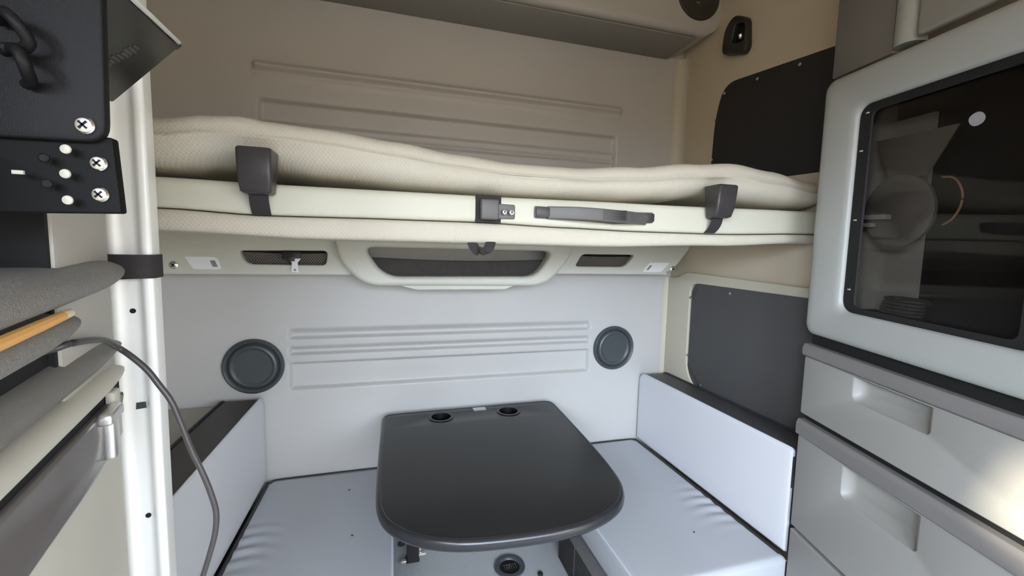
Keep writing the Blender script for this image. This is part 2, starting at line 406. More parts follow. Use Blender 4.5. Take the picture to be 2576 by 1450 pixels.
obj('pocket_divider', Geo().box((.765, -.075, 1.216), (.845, -.03, 1.289), .004), 'hole', t)
def reading_lamp(x0, x1, xt0, xt1, z0, z1, sw):
    y = yw - .003
    hs = obj('lamp_recess', Geo().slab(rpoly([(x0 - .012, z0 - .006), (x1 + .012, z0 - .006), (xt1 + .016, z1 + .012), (xt0 - .014, z1 + .012)], .014, 4), .004, .001, (0, yw - .0005, 0), *XZ), 'fascia', t, 8)
    l = obj('reading_lamp', Geo().slab(rpoly([(x0, z0), (x1, z0), (xt1, z1), (xt0, z1)], [.008, .012, .012, .006], 5), .010, .002, (0, y, 0), *XZ), 'white', t, 8)
    obj('switch', Geo().slab([(a, b) for a, b in sw], .004, .0008, (0, y - .002, 0), *XZ), 'grey_switch', l, 8)
    return l
reading_lamp(-.640, -.556, -.664, -.570, 1.213, 1.256, [(-.582, 1.222), (-.568, 1.222), (-.576, 1.243), (-.590, 1.243)])
reading_lamp(1.070, 1.166, 1.105, 1.212, 1.217, 1.260, [(1.088, 1.226), (1.099, 1.226), (1.117, 1.246), (1.106, 1.246)])
phillips('screw', (-.695, yw - .001, 1.226), (0, -1, 0), .013, t); phillips('screw', (1.228, yw - .001, 1.231), (0, -1, 0), .013, t)

# black clip with a white tongue hooked on the left net pocket
t = thing('belt_clip', 'black clip with white plastic tongue hanging from the small left net pocket', 'clip', (-.345, -.128, 1.205))
obj('clip_body', Geo().box((-.372, -.131, 1.250), (-.312, -.122, 1.276), .004), 'black', t)
obj('clip_hook', Geo().box((-.352, -.136, 1.244), (-.330, -.128, 1.262), .002), 'block', t)
tg = obj('tongue', Geo().slab([(-.343, 1.207), (-.317, 1.204), (-.322, 1.240), (-.340, 1.240)], .005, .0012, (0, -.132, 0), *XZ).slab([(-.340, 1.239), (-.322, 1.239), (-.311, 1.254), (-.352, 1.254)], .005, .0012, (0, -.132, 0), *XZ), 'white', t, 8)
obj('tongue_slot', Geo().lathe([(.004, 0), (.0001, .0006)], (-.331, -.1322, 1.214), (0, -1, 0), 14), 'grey_switch', tg)

# ------------------------------------------------------------------ upper bunk
F = -.74
XB0, XB1 = XL + .02, XR - .012
TOP = [(-0.755, 1.5407), (-0.444, 1.5511), (-0.368, 1.5634), (-0.302, 1.5681), (-0.261, 1.5624), (-0.155, 1.5577), (0.011, 1.5436), (0.147, 1.5275), (0.295, 1.5171), (0.454, 1.5181), (0.628, 1.5332), (0.817, 1.5558), (0.963, 1.5681), (1.095, 1.5558), (1.246, 1.5341)]
BOT = [(-0.755, 1.4463), (-0.444, 1.4473), (-0.34, 1.4605), (-0.264, 1.4643), (-0.151, 1.4529), (0.047, 1.4416), (0.293, 1.4378), (0.566, 1.4407), (0.755, 1.4529), (0.878, 1.4699), (0.991, 1.4605), (1.227, 1.4529)]
RID = [(-0.755, 0.54), (-0.302, 0.56), (-0.189, 0.66), (0.189, 0.55), (0.51, 0.46), (0.85, 0.42), (1.227, 0.46)]
t = tag(bpy.data.objects.new('bunk_mattress', None), 'cream woven mattress lying on the folded upper bunk, sagging in the middle', 'mattress'); COL.objects.link(t); t.location = (.25, -.35, 1.45)
loops = []
N = 90
for i in range(N + 1):
    x = XB0 + (XB1 - XB0) * i / N
    zt, zb = lerp(TOP, x), lerp(BOT, x)
    e = min(1, min(x - XB0, XB1 - x) / .006 + .45); e = math.sqrt(max(0, 1 - (1 - e) ** 2))
    pin = .020 * exp(-((x + .266) / .075) ** 2) + .020 * exp(-((x - .883) / .075) ** 2)
    h = zt - zb; s = []
    K = 10
    fy = F - .004
    rt, rb = min(.030, h * .4), min(.045, h * .45)
    # bottom back -> bottom front -> front face -> top -> back
    s.append((-.03, zb)); s.append((-.30, zb - .000)); s.append((-.55, zb))
    for k in range(K + 1):
        a = -pi / 2 - (pi / 2) * k / K
        s.append((fy + rb * 2. + cos(a) * rb * 2., zb + rb + sin(a) * rb))
    for k in range(1, 7):
        q = k / 7; zz = zb + rb + (h - rb - rt) * q
        rid = .0035 * exp(-((q - lerp(RID, x)) / .10) ** 2)
        s.append((fy - .004 * sin(pi * q) - rid, zz))
    for k in range(K + 1):
        a = pi - (pi / 2) * k / K
        s.append((fy + rt + cos(a) * rt, zt - rt + sin(a) * rt))
    s.append((-.45, zt + .008)); s.append((-.2, zt + .010)); s.append((-.05, zt)); s.append((-.03, zt - .02))
    out = []
    for y, z in s:
        wq = max(0, 1 - (z - zb) / (h * .75))          # straps press the lower front back
        yy = y + pin * wq if y < -.5 else y
        # diagonal folds running out from the straps
        fold = .003 * sin((x + .2) * 90 + z * 80) * exp(-((x + .19) / .05) ** 2) * wq if y < -.6 else 0
        out.append((x if e > .99 else x, (yy + fold), zb + h / 2 + (z - zb - h / 2) * e))
    loops.append(out)
obj('mattress_cover', Geo().loft(loops), 'fabric', t, 80)
seam = [(XB0 + .03 + (XB1 - XB0 - .06) * i / 80) for i in range(81)]
obj('piping', Geo().tube([(x, F - .0085 + .018 * (exp(-((x + .266) / .075) ** 2) + exp(-((x - .883) / .075) ** 2)) * .25, lerp(BOT, x) + .045 + (lerp(TOP, x) - lerp(BOT, x) - .075) * lerp(RID, x)) for x in seam], .0016, 6), 'fabric', t)

t = thing('upper_bunk', 'cream padded upper bunk with handle and latch, spanning wall to wall under its mattress', 'bunk', (.25, -.35, 1.315))
RBOT = [(-0.755, 1.3699), (-0.444, 1.3699), (-0.274, 1.3632), (0.011, 1.3661), (0.198, 1.367), (0.425, 1.3623), (0.637, 1.3595), (0.878, 1.3604), (1.265, 1.3708)]
RTOP = [(-0.755, 1.434), (-0.444, 1.4322), (-0.245, 1.4303), (0.198, 1.4312), (0.632, 1.435), (1.256, 1.4416)]
loops = []
for i in range(61):
    x = XB0 + (XB1 - XB0) * i / 60; a, b = lerp(RBOT, x), lerp(RTOP, x)
    loops.append([(x, y, z) for y, z in rpoly([(-.03, a), (F, a), (F, b), (-.03, b)], [0, .014, .018, 0], 6)])
obj('front_rail', Geo().loft(loops), 'rail', t, 60)
PBOT = [(-0.755, 1.3236), (-0.444, 1.3236), (-0.159, 1.3151), (0.198, 1.3151), (0.519, 1.3151), (0.902, 1.3264), (1.262, 1.3425)]
loops = []
for i in range(61):
    x = XB0 + (XB1 - XB0) * i / 60; a, b = lerp(PBOT, x), lerp(RBOT, x) - .002
    loops.append([(x, y, z) for y, z in rpoly([(-.20, a + .03), (-.40, a), (F + .004, a), (F - .004, (a + b) / 2), (F, b), (-.20, b)], [0, .1, .022, .02, .014, 0], 6)])
obj('lower_pad', Geo().loft(loops), 'fabric', t, 60)
# carry handle
h = obj('handle', Geo().plate([rpoly([(0.341, 1.3802), (0.491, 1.3784), (0.566, 1.3736), (0.691, 1.3812), (0.691, 1.4133), (0.566, 1.4095), (0.341, 1.4142)], [.008, .01, .01, .008, .008, .01, .008])], .008, .003, (0, F - .0005, 0), *XZ), 'handle', t)
gr = []
for x, y in smooth_path([(0.378, F - .006, 0), (0.406, F - .014, 0), (0.453, F - .030, 0), (0.519, F - .036, 0), (0.585, F - .030, 0), (0.628, F - .014, 0), (0.661, F - .006, 0)], 6) and [(p.x, p.y) for p in smooth_path([(0.378, F - .006, 0), (0.406, F - .014, 0), (0.453, F - .030, 0), (0.519, F - .036, 0), (0.585, F - .030, 0), (0.628, F - .014, 0), (0.661, F - .006, 0)], 6)]:
    zc = 1.3968 - .004 * sst(.42, .61, x)
    gr.append([(x, y + dy, zc + dz) for dy, dz in rpoly([(-.004, -.016), (.004, -.016), (.004, .016), (-.004, .016)], .003, 3)])
gp = obj('grip', Geo().loft(gr), 'handle', h, 60)
g = Geo()
for k in range(6): g.box((.515, F - .0412, 1.3835 + k * .0046), (.583, F - .036, 1.3857 + k * .0046), .0004)
obj('grip_ridges', g, 'block', gp)
obj('end_cap', Geo().box((0.346, F - .011, 1.385), (0.389, F - .006, 1.4095), .002), 'block', h)
obj('end_cap', Geo().box((0.651, F - .011, 1.3859), (0.686, F - .006, 1.4076), .002), 'block', h)
# latch: webbing, buckle and screwed side plate
l = obj('latch', Geo().plate([rpoly([(0.193, 1.3661), (0.257, 1.3661), (0.257, 1.4331), (0.193, 1.4331)], .003)], .006, .001, (0, F - .001, 0), *XZ), 'webbing', t)
obj('buckle', Geo().box((0.203, F - .022, 1.3727), (0.247, F - .003, 1.4208), .004, 3), 'handle', l)
sp = obj('side_plate', Geo().plate([rpoly([(0.247, 1.3755), (0.293, 1.3765), (0.293, 1.4123), (0.247, 1.4133)], .005)], .008, .002, (0, F - .002, 0), *XZ), 'handle', l)
phillips('screw', (0.263, F - .011, 1.3925), (0, -1, 0), .0068, l); phillips('screw', (0.281, F - .011, 1.3925), (0, -1, 0), .0068, l)
# webbing loop hanging under the pad
g = Geo()
for pts in ([(0.185, F + .015, 1.333), (0.191, F + .006, 1.3076), (0.204, F + .001, 1.2934), (0.215, F - .002, 1.2981)], [(0.21, F + .002, 1.2943), (0.225, F - .003, 1.3019), (0.233, F + .004, 1.317), (0.236, F + .015, 1.333)]):
    g.tube(smooth_path(pts, 5), .0125, 8, .12, (1, 0, 0))
obj('pull_loop', g, 'webbing', t)

# two strap hooks holding the bunk
def strap(x, lean, label):
    t = thing('bunk_strap', label, 'strap', (x, F - .05, 1.36), 'bunk safety straps')
    # moulded cover: tapered block
    lp = []
    for z, hw, y0, y1 in ((1.4029, 0.023, F - .008, F - .038), (1.4067, 0.0288, F - .008, F - .044), (1.4322, 0.0312, F - .006, F - .052), (1.4888, 0.0322, F + .004, F - .056), (1.493, 0.0298, F + .006, F - .053)):
        lp.append([(x + dx + lean * (1.451 - z), y, z) for dx, y in rpoly([(-hw, y0), (-hw, y1), (hw, y1), (hw, y0)], [.002, .008, .008, .002], 5)])
    obj('cover', Geo().loft(lp), 'block', t, 50)
    g = Geo(); pts = smooth_path([(x + lean * .04, F - .022, 1.4227), (x + lean * .08, F - .020, 1.3944), (x + lean * .1, F - .010, 1.3755), (x + lean * .2, F + .004, 1.3618)], 6)
    lps = []
    for p in pts: lps.append([(p.x + dx, p.y + dy, p.z) for dx, dy in ((-.018, -.0015), (.018, -.0015), (.018, .0015), (-.018, .0015))])
    obj('webbing', g.loft(lps), 'webbing', t)
    return t
strap(-0.266, -.01, 'black strap with moulded cover at the white post end of the bunk')
strap(0.885, -.03, 'black strap with moulded cover at the tower cabinet end of the bunk')

# ------------------------------------------------------------------ round vents on the lower back wall
def wall_vent(x, z, label):
    t = thing('wall_vent', label, 'vent', (x, 0, z - .1), 'round vents on the lower back wall')
    obj('ring', Geo().lathe([(.100, .002), (.105, -.004), (.104, -.012), (.097, -.017), (.090, -.013), (.087, -.006)], (x, 0, z), (0, 1, 0), 56, False), 'vent', t, 50)
    obj('disc', Geo().lathe([(.088, -.003), (.086, -.008), (.080, -.016), (.073, -.019), (.070, -.0175), (.064, -.0125), (.03, -.011), (.0001, -.011)], (x, 0, z), (0, 1, 0), 56), 'vent', t, 25)
wall_vent(-.505, .842, 'round dark grey vent on the back wall beside the cushion by the white post')
wall_vent(1.010, .848, 'round dark grey vent on the back wall beside the pale backrest cushion')

# ------------------------------------------------------------------ benches
def cushion_loops(x0, x1, y0, y1, z0, z1, r, crown=.0):
    """pillow-edged cushion, lofted bottom to top"""
    L = []
    for k in range(7):
        a = pi / 2 * k / 6; ins = r * (1 - sin(a)); z = z0 + r * (1 - cos(a))
        L.append([(x, y, z) for x, y in rrect(x0 + ins, x1 - ins, y0 + ins, y1 - ins, max(.004, r * 1.2 - ins), 5)])
    for k in range(7):
        a = pi / 2 * k / 6; ins = r * (1 - cos(a)); z = z1 - r + r * sin(a)
        L.append([(x, y, z) for x, y in rrect(x0 + ins, x1 - ins, y0 + ins, y1 - ins, max(.004, r * 1.2 - ins), 5)])
    return L
def wrinkle_top(xa, xb, ya, yb, z, edge_x, yc, sgn, base):
    """subdivided cushion top with a gathered patch of wrinkles along one edge"""
    g = Geo(); nx, ny = 60, 110
    for i in range(nx + 1):
        for j in range(ny + 1):
            x = xa + (xb - xa) * i / nx; y = ya + (yb - ya) * j / ny
            d = abs(x - edge_x); amp = .0055 * exp(-(d / .085) ** 2) * (1 - exp(-(d / .022) ** 2)) * exp(-((y - yc) / .10) ** 2)
            w = amp * sin((y + sgn * d * .35) * 2 * pi / .052 + 3 * sin(x * 21))
            ed = min(x - xa, xb - x, y - ya, yb - y); drop = .012 * (1 - math.sqrt(max(0, 1 - (1 - min(1, ed / .018)) ** 2)))
            g.v.append((x, y, z + w * min(1, ed / .004) - drop))
    g.f = [(i * (ny + 1) + j, (i + 1) * (ny + 1) + j, (i + 1) * (ny + 1) + j + 1, i * (ny + 1) + j + 1) for i in range(nx) for j in range(ny)]
    return g
def bench(x0, x1, y0, edge_x, yc, seam_x, label):
    t = thing('vinyl_bench', label, 'seat cushion', ((x0 + x1) / 2, y0 / 2, .28))
    z0, z1 = .28, .387
    obj('cushion', Geo().loft(cushion_loops(x0, x1, y0, -.006, z0, z1 - .006, .012)), 'vinyl', t, 50)
    obj('top_panel', wrinkle_top(x0, x1, y0, -.006, z1, edge_x, yc, 1 if edge_x < seam_x else -1, 0), 'vinyl', t, 80)
    e = .004; s = 1 if seam_x > edge_x else -1
    obj('seam', Geo().tube([(seam_x - s * .005, y0 + .02, z1 - .0045), (seam_x - s * .005, -.02, z1 - .0045)], .0035, 8), 'piping', t)
    obj('back_piping', Geo().tube(smooth_path([(edge_x + s * .011, y0 + .02, z1 - .001), (edge_x + s * .010, -.10, z1 - .001), (edge_x + s * .018, -.03, z1 - .002), (edge_x + s * .08, -.011, z1 - .003), (seam_x - s * .03, -.010, z1 - .003)], 10), .0062, 8), 'black_pipe', t)
bench(-.472, .0, -.72, -.472, -.40, .0, 'blue-grey vinyl bench cushion beside the white post, wrinkled along its backrest')
bench(.645, 1.155, -.84, 1.155, -.56, .645, 'blue-grey vinyl bench cushion beside the tower cabinet, in front of the carpet-covered base')

def backrest(xi, xo, y0, z1, label):
    """xi: seat side, xo: wall side"""
    s = 1 if xo > xi else -1
    t = thing('backrest_cushion', label, 'backrest cushion', ((xi + xo) / 2, y0 / 2, .385))
    yb, z0 = -.008, .392
    def loop(x, ins):
        return [(x, y, z) for y, z in rpoly([(y0 + ins, z0 + ins), (yb - ins, z0 + ins), (yb - ins, z1 - ins), (y0 + ins, z1 - ins)], [.006, .006, .055, .010], 8)]
    obj('front_panel', Geo().loft([loop(xi + s * .010, .0), loop(xi + s * .004, .0012), loop(xi + s * .001, .004), loop(xi, .009), loop(xi, .03)]), 'vinyl_back', t, 60)
    obj('rear_shell', Geo().loft([loop(xi + s * .010, .0005), loop(xo - s * .012, .0005), loop(xo - s * .003, .004), loop(xo, .012)]), 'dark_vinyl', t, 60)
    lp = rpoly([(y0 + .002, z0 + .02), (yb - .0005, z0 + .02), (yb - .0005, z1), (y0 + .002, z1)], [.0, .0, .055, .01], 8)
    lp = [p for p in lp if p[1] > z0 + .021]
    lp = [(xi + s * .006, y, z) for y, z in lp]
    obj('piping', Geo().tube(lp, .003, 8), 'piping', t)
    obj('rear_piping', Geo().tube([(xo - s * .003, y, z) for _, y, z in lp], .0045, 8), 'black_pipe', t)
    return t
backrest(-.472, -.602, -.72, .728, 'blue-grey backrest cushion with dark top, standing between the white post and the back wall')
bc = backrest(1.155, 1.283, -.826, .722, 'pale lilac-grey backrest cushion with dark top, standing against the side wall')
obj('hinge_tab', Geo().box((1.158, -.834, .60), (1.172, -.824, .70), .003), 'dark_vent', bc)

# storage box behind the left backrest
tag(obj('side_locker', Geo().box((XL + .002, -.75, FZ), (-.622, -.006, .70), .012, 3), 'lcab'), 'grey-brown locker top in the corner behind the blue-grey backrest cushion', 'locker')
# carpeted bases carrying the benches
def base(x0, x1, y0, y1, label, face):
    t = thing('bench_platform', label, 'bench base', ((x0 + x1) / 2, y0 / 2, FZ))
    obj('carcass', Geo().box((x0, y0, FZ), (x1, y1, .268), .004), 'carpet', t)
    if y1 < -.1: obj('rear_support', Geo().box((x0 + .19, y1 + .001, FZ), (x1, -.012, .266), .004), 'carpet', t)
    obj('top_carpet', Geo().box((x0 - .004, y0, .267), (x1, -.012, .279), .005), 'carpet_top', t)
    if face:
        g = Geo()
        for k in range(22): g.box((x0 - .0055, -.50, FZ + .008 + k * .0066), (x0 - .002, -.496, FZ + .011 + k * .0066))
        obj('stitching', g, 'carpet_top', t)
        g = Geo()
        for k in range(12): g.box((x0 - .003, y0 + .01, FZ + .008 + k * .0115), (x0 - .0002, y1 - .004, FZ + .012 + k * .0115), .001)
        obj('corduroy_ribs', g, 'carpet', t)
base(.612, 1.135, -.83, -.35, 'dark ribbed carpet-covered base under the bench beside the tower cabinet', True)
base(-.60, -.03, -.72, -.012, 'dark carpet-covered base under the bench beside the white post', False)

# crumbs on the seats
for k, (x, y, z) in enumerate(((-.16, -.153, .388), (-.126, -.421, .388), (.951, -.672, .388))):
    g = Geo()
    for j in range(3):
        a = random.random() * 6.28; c = Vector((x + cos(a) * .002, y + sin(a) * .002, z))
        g.lathe([(.0001, 0), (.0025, .0006), (.002, .0022), (.0001, .003)], c, (0, 0, 1), 7)
    tag(obj('crumb', g, 'crumb'), ['dark crumb on the bench beside the white post, near the back wall', 'dark crumb on the bench beside the white post, beside the table edge', 'faint crumb on the bench beside the tower cabinet'][k], 'crumb', 'crumbs on the benches')

# ------------------------------------------------------------------ table
t = thing('dinette_table', 'black laminate table with rounded front and two cup holders between the benches', 'table', (.32, -.45, 0))
TZ = .63
back = rpoly([(-.046, -.20), (-.045, -.0455), (.691, -.0365), (.687, -.20)], [0, .045, .05, 0], 8)
front = smooth_path([(.687, -.20, 0), (.683, -.30, 0), (.677, -.44, 0), (.664, -.62, 0), (.640, -.737, 0), (.585, -.815, 0), (.489, -.861, 0), (.370, -.877, 0), (.185, -.864, 0), (.072, -.828, 0), (-.004, -.766, 0), (-.038, -.695, 0), (-.047, -.60, 0), (-.048, -.40, 0), (-.046, -.20, 0)], 6)
out = back + [(p.x, p.y) for p in front[1:-1]]
cx = sum(p[0] for p in out) / len(out); cy = sum(p[1] for p in out) / len(out)
def inset(d):
    n = len(out); r = []
    for i in range(n):
        a, b = Vector(out[i - 1]), Vector(out[(i + 1) % n]); tt = (b - a).normalized(); nn = Vector((tt.y, -tt.x))
        if nn.dot(Vector(out[i]) - Vector((cx, cy))) < 0: nn = -nn
        r.append(Vector(out[i]) - nn * d)
    return r
cups = [(.184, -.125), (.463, -.125)]
CR = .043
obj('tabletop', Geo().plate([[tuple(p) for p in inset(.012)]] + [circle(x, y, CR, 36) for x, y in cups], .012, .001, (0, 0, TZ), (1, 0, 0), (0, 1, 0)), 'table', t)
lp = []
for d, z in ((.016, TZ - .003), (.014, TZ + .0005), (.011, TZ + .001), (.006, TZ - .001), (.002, TZ - .006), (0, TZ - .014), (.001, TZ - .022), (.006, TZ - .029), (.013, TZ - .033), (.022, TZ - .034)):
    lp.append([(p.x, p.y, z) for p in inset(d)])
obj('rim', Geo().loft(lp, False), 'rim', t, 80)
obj('underside', Geo().plate([[tuple(p) for p in inset(.02)]] + [circle(x, y, CR - .001, 36) for x, y in cups], .014, 0, (0, 0, TZ - .018), (1, 0, 0), (0, 1, 0)), 'table', t)
for x, y in cups:
    obj('cup_holder', Geo().lathe([(CR - .004, .002), (CR + .005, .0025), (CR + .006, .001), (CR - .002, -.004), (CR - .004, -.06), (CR - .008, -.065), (.0001, -.065)], (x, y, TZ), (0, 0, 1), 40, False), 'cup', t, 40)
st = obj('sticker', Geo().box((.323, -.090, TZ + .0003), (.376, -.058, TZ + .0010)), 'sticker', t)
obj('sticker_print', Geo().box((.323, -.104, TZ + .0003), (.376, -.090, TZ + .0009)), 'sticker_dark', t)
for x, yl in ((.070, -.225), (.568, -.215)):
    lg = obj('leg', Geo().box((x - .022, yl - .020, FZ + .004), (x + .020, yl + .020, TZ - .033), .004), 'black', t)
    obj('foot_plate', Geo().box((x - .026, yl - .018, FZ), (x + .024, yl + .024, FZ + .006), .002), 'black', lg)
    obj('clip', Geo().box((x - .046, yl - .026, FZ + .008), (x - .024, yl - .014, FZ + .020), .003), 'brushed', lg)
    if x < .3: obj('clip', Geo().box((x + .020, yl - .018, FZ + .020), (x + .048, yl - .006, FZ + .032), .003), 'brushed', lg)
    obj('side_bracket', Geo().box((x + .022, yl - .006, FZ + .02), (x + .030, yl + .010, FZ + .16), .002), 'brushed', lg)
    if x < .3: obj('stop_plate', Geo().box((x + .030, yl + .002, FZ + .08), (x + .058, yl + .010, FZ + .17), .002), 'vent', lg)
# floor fittings
t = thing('floor_grommet', 'round dark grommet with wire ends in the floor under the table', 'grommet', (.416, -.352, FZ))
obj('ring', Geo().lathe([(.052, .0), (.058, .003), (.056, .008), (.045, .010), (.038, .006), (.036, .001)], (.416, -.352, FZ), (0, 0, 1), 40, False), 'vent', t, 50)
obj('opening', Geo().lathe([(.038, .0005), (.0001, .0008)], (.416, -.352, FZ), (0, 0, 1), 30), 'hole', t)
g = Geo()
for k in range(7):
    x = .395 + k * .007; g.tube(smooth_path([(x, -.340, FZ + .0015), (x + .002 * sin(k), -.352, FZ + .010), (x + .003 * cos(k), -.366, FZ + .004)], 4), .0012, 6)
obj('wires', g, 'metal', t)
tag(obj('floor_plug', Geo().lathe([(.015, 0), (.015, .003), (.011, .005), (.0001, .004)], (.030, -.128, FZ), (0, 0, 1), 24), 'vent'), 'small dark round plug in the floor beside the black table leg', 'plug')
tag(obj('floor_stud', Geo().lathe([(.010, 0), (.010, .006), (.006, .009), (.0001, .009)], (.515, -.415, FZ), (0, 0, 1), 24), 'black'), 'small black stud in the floor between the grommet and the carpet-covered base', 'stud')

# ------------------------------------------------------------------ tower cabinet on the right
A = radians(12.6); P0 = Vector((1.15, -.85, 0))
UD = Vector((-sin(A), -cos(A), 0)); ND = Vector((cos(A), -sin(A), 0))      # along the front, into the cabinet
SL = -.042
def TW(u, d, z): return P0 + UD * u + ND * d + Vector((0, 0, z + SL * u))
def tw(name, g, m, parent, ang=40): return obj(name, g.map(TW), m, parent, ang)
UX = ((1, 0, 0), (0, 0, 1))            # in (u,d,z): plate normal = -d (toward the aisle)
t = thing('tower_cabinet', 'tall grey tower cabinet with smoked glass door and bowed drawers opposite the white post', 'cabinet', TW(.35, .12, 0))
UE = .60
tw('carcass', Geo().box((-.005, .03, FZ + .03), (UE, .15, 1.08)).box((-.008, .016, FZ + .03), (.02, .15, 1.10)).box((UE - .02, .01, 0), (UE, .15, 2.6)).box((-.004, .03, 1.775), (.10, .15, 2.58)).box((-.004, .02, 1.07), (.02, .15, 1.80)), 'tower', t)
# upper cupboard: dark corner pillar, pale rounded stile and its door
tw('corner_panel', Geo().box((-.008, .004, 1.783), (.165, .03, 2.58), .006), 'tower_dark', t)
st_ = Geo(); st_.loft([[(.165 + .028 * (1 - cos(pi * k / 10)) / 1., .012 - .020 * sin(pi * k / 10), z) for k in range(11)] + [(.221, .03, z), (.165, .03, z)] for z in (1.79, 2.58)])
tw('stile', st_, 'frame', t, 60)
ud = tw('upper_door', Geo().plate([rrect(.228, UE - .02, 1.792, 2.56, .012)], .022, .006, (0, -.006, 0), *UX), 'tower', t)
# glass door: wide rounded frame
def ring(u0, u1, z0, z1, r, d): return [(u, d, z) for u, z in rrect(u0, u1, z0, z1, r, 8)]
fr = [ring(.0, UE, 1.085, 1.772, .03, .03), ring(.0, UE, 1.085, 1.772, .03, -.006), ring(.002, UE - .002, 1.087, 1.770, .03, -.013), ring(.008, UE - .008, 1.093, 1.764, .03, -.020), ring(.016, UE - .016, 1.101, 1.757, .03, -.0225), ring(.030, UE - .03, 1.113, 1.745, .034, -.0225),
      ring(.086, UE - .086, 1.154, 1.697, .034, -.015), ring(.096, UE - .096, 1.162, 1.688, .034, -.012), ring(.101, UE - .101, 1.166, 1.683, .034, -.006), ring(.103, UE - .103, 1.168, 1.681, .034, .02)]
df = tw('door_frame', Geo().loft(fr, False), 'frame', t, 60)
gk = [ring(.101, UE - .101, 1.166, 1.683, .034, .0), ring(.104, UE - .104, 1.169, 1.680, .034, -.0025), ring(.134, UE - .134, 1.180, 1.664, .02, -.002), ring(.135, UE - .135, 1.181, 1.663, .02, .003)]
obj('gasket', Geo().loft(gk, False).map(TW), 'gasket', df, 40)
tw('glass_pane', Geo().plate([rrect(.105, UE - .105, 1.168, 1.68, .03)], .004, 0, (0, .006, 0), *UX), 'smoked', t)
for k, (u, z) in enumerate(((.125, 1.66), (.117, 1.57), (.118, 1.40), (.120, 1.225))):
    obj('gasket_clip', Geo().box((u - .003, -.006, z - .0015), (u + .003, -.0025, z + .0015)).map(TW), 'rivet', df)
# shapes built behind the glass, a guessed interior
tw('interior_back', Geo().box((.05, .145, 1.12), (UE - .05, .150, 1.72)).box((.05, .02, 1.150), (UE - .05, .15, 1.164)).box((.05, .02, 1.715), (UE - .05, .15, 1.72)).box((UE - .055, .02, 1.12), (UE - .05, .15, 1.72)), 'cavity', t)
tw('lit_side', Geo().box((.048, .02, 1.164), (.053, .145, 1.715)).box((.053, .135, 1.164), (.158, .1449, 1.66)), 'cavity_lit', t)  # pale side and back strip put the lit half into the colour
tw('hanging_panel', Geo().plate([[(.087, 1.602), (.276, 1.600), (.221, 1.500), (.134, 1.493)]], .004, 0, (0, .062, 0), *UX), 'side_grey', t)
tw('round_plate', Geo().lathe([(.083, .012), (.086, .008), (.086, .0), (.078, -.003), (.0001, -.003)], (.166, .055, 1.422), (0, 1, 0), 48), 'side_grey', t)
tw('cross_rail', Geo().box((.053, .030, 1.402), (.165, .046, 1.414), .002).box((.053, .030, 1.384), (.125, .046, 1.394), .002), 'cavity_lit', t)
tw('bright_spot', Geo().lathe([(.012, .004), (.014, 0), (.010, -.006), (.0001, -.008)], (.310, .06, 1.600), (0, 1, 0), 24), 'bright_spot', t)  # small faintly emissive disc behind the glass
o = obj('wire_loop', Geo().tube(smooth_path([(.265, .05, 1.490), (.290, .05, 1.484), (.307, .05, 1.457), (.308, .05, 1.427), (.295, .05, 1.400), (.277, .05, 1.387)], 6), .0022, 8).map(TW), 'copper')
tag(o, 'thin curved orange wire behind the smoked glass of the tower cabinet', 'wire')
g = Geo()
for k in range(6): g.tube([(.185 + .045 * cos(a) + .003 * k, .07 + .030 * sin(a), 1.169 + k * .0085) for a in [2 * pi * i / 24 for i in range(25)]], .004, 6)
tag(obj('coiled_cable', g.map(TW), 'handle'), 'coil of grey cable lying behind the smoked glass, at its lower corner', 'cable')
# drawers: dark band above each front, scooped finger pull under the band
def scoop(u0, u1, z0, z1):
    L = []
    for ins, d in ((0, .0), (.001, .004), (.006, .014), (.014, .022), (.022, .026)):
        L.append([(u, d, z) for u, z in rpoly([(u0 + ins * .9, z0 + ins * 1.1), (u1 - ins * .5, z0 + ins * 1.1), (u1 - ins * .5, z1), (u0 + ins * .9, z1)], [.018, .012, .002, .002], 5)])
    g = Geo().loft(L, False); b = len(g.v) - len(L[0]); g.f.append(tuple(range(b, len(g.v)))); return g
def drawer(z0, z1, zb, cut):
    d = tw('drawer', Geo().plate([rpoly([(-.006, z0), (UE, z0), (UE, z1), (-.006, z1)], [.006, .006, .004, .004])] + ([rpoly([(cut[0], cut[2]), (cut[1], cut[2]), (cut[1], z1 - .004), (cut[0], z1 - .004)], [.018, .012, .002, .002], 5)] if cut else []), .024, .003, (0, -.004, 0), *UX), 'tower', t)
    if cut: obj('finger_pull', scoop(cut[0], cut[1], cut[2], z1 - .004).map(lambda u, dd, z: TW(u, dd - .0035, z)), 'tower', d, 60)
    if zb: 
        lpb = [[(u, dd, z) for dd, z in rpoly([(.02, z1 + .001), (-.004, z1 + .001), (-.012, z1 + .006), (-.012, zb - .010), (-.006, zb), (.02, zb)], [0, .003, .004, .006, .003, 0], 4)] for u in (-.007, UE)]
        obj('band', Geo().loft(lpb).map(TW), 'band', d, 50)
drawer(.846, 1.014, 1.052, (.158, .345, .950))
drawer(.500, .778, .828, (.152, .345, .690))
drawer(.17, .488, None, None)
tw('shadow_gap', Geo().box((-.004, .012, 1.03), (UE, .030, 1.10)).box((-.004, .012, .815), (UE, .029, .86)).box((-.004, .012, .48), (UE, .029, .51)), 'gasket', t)

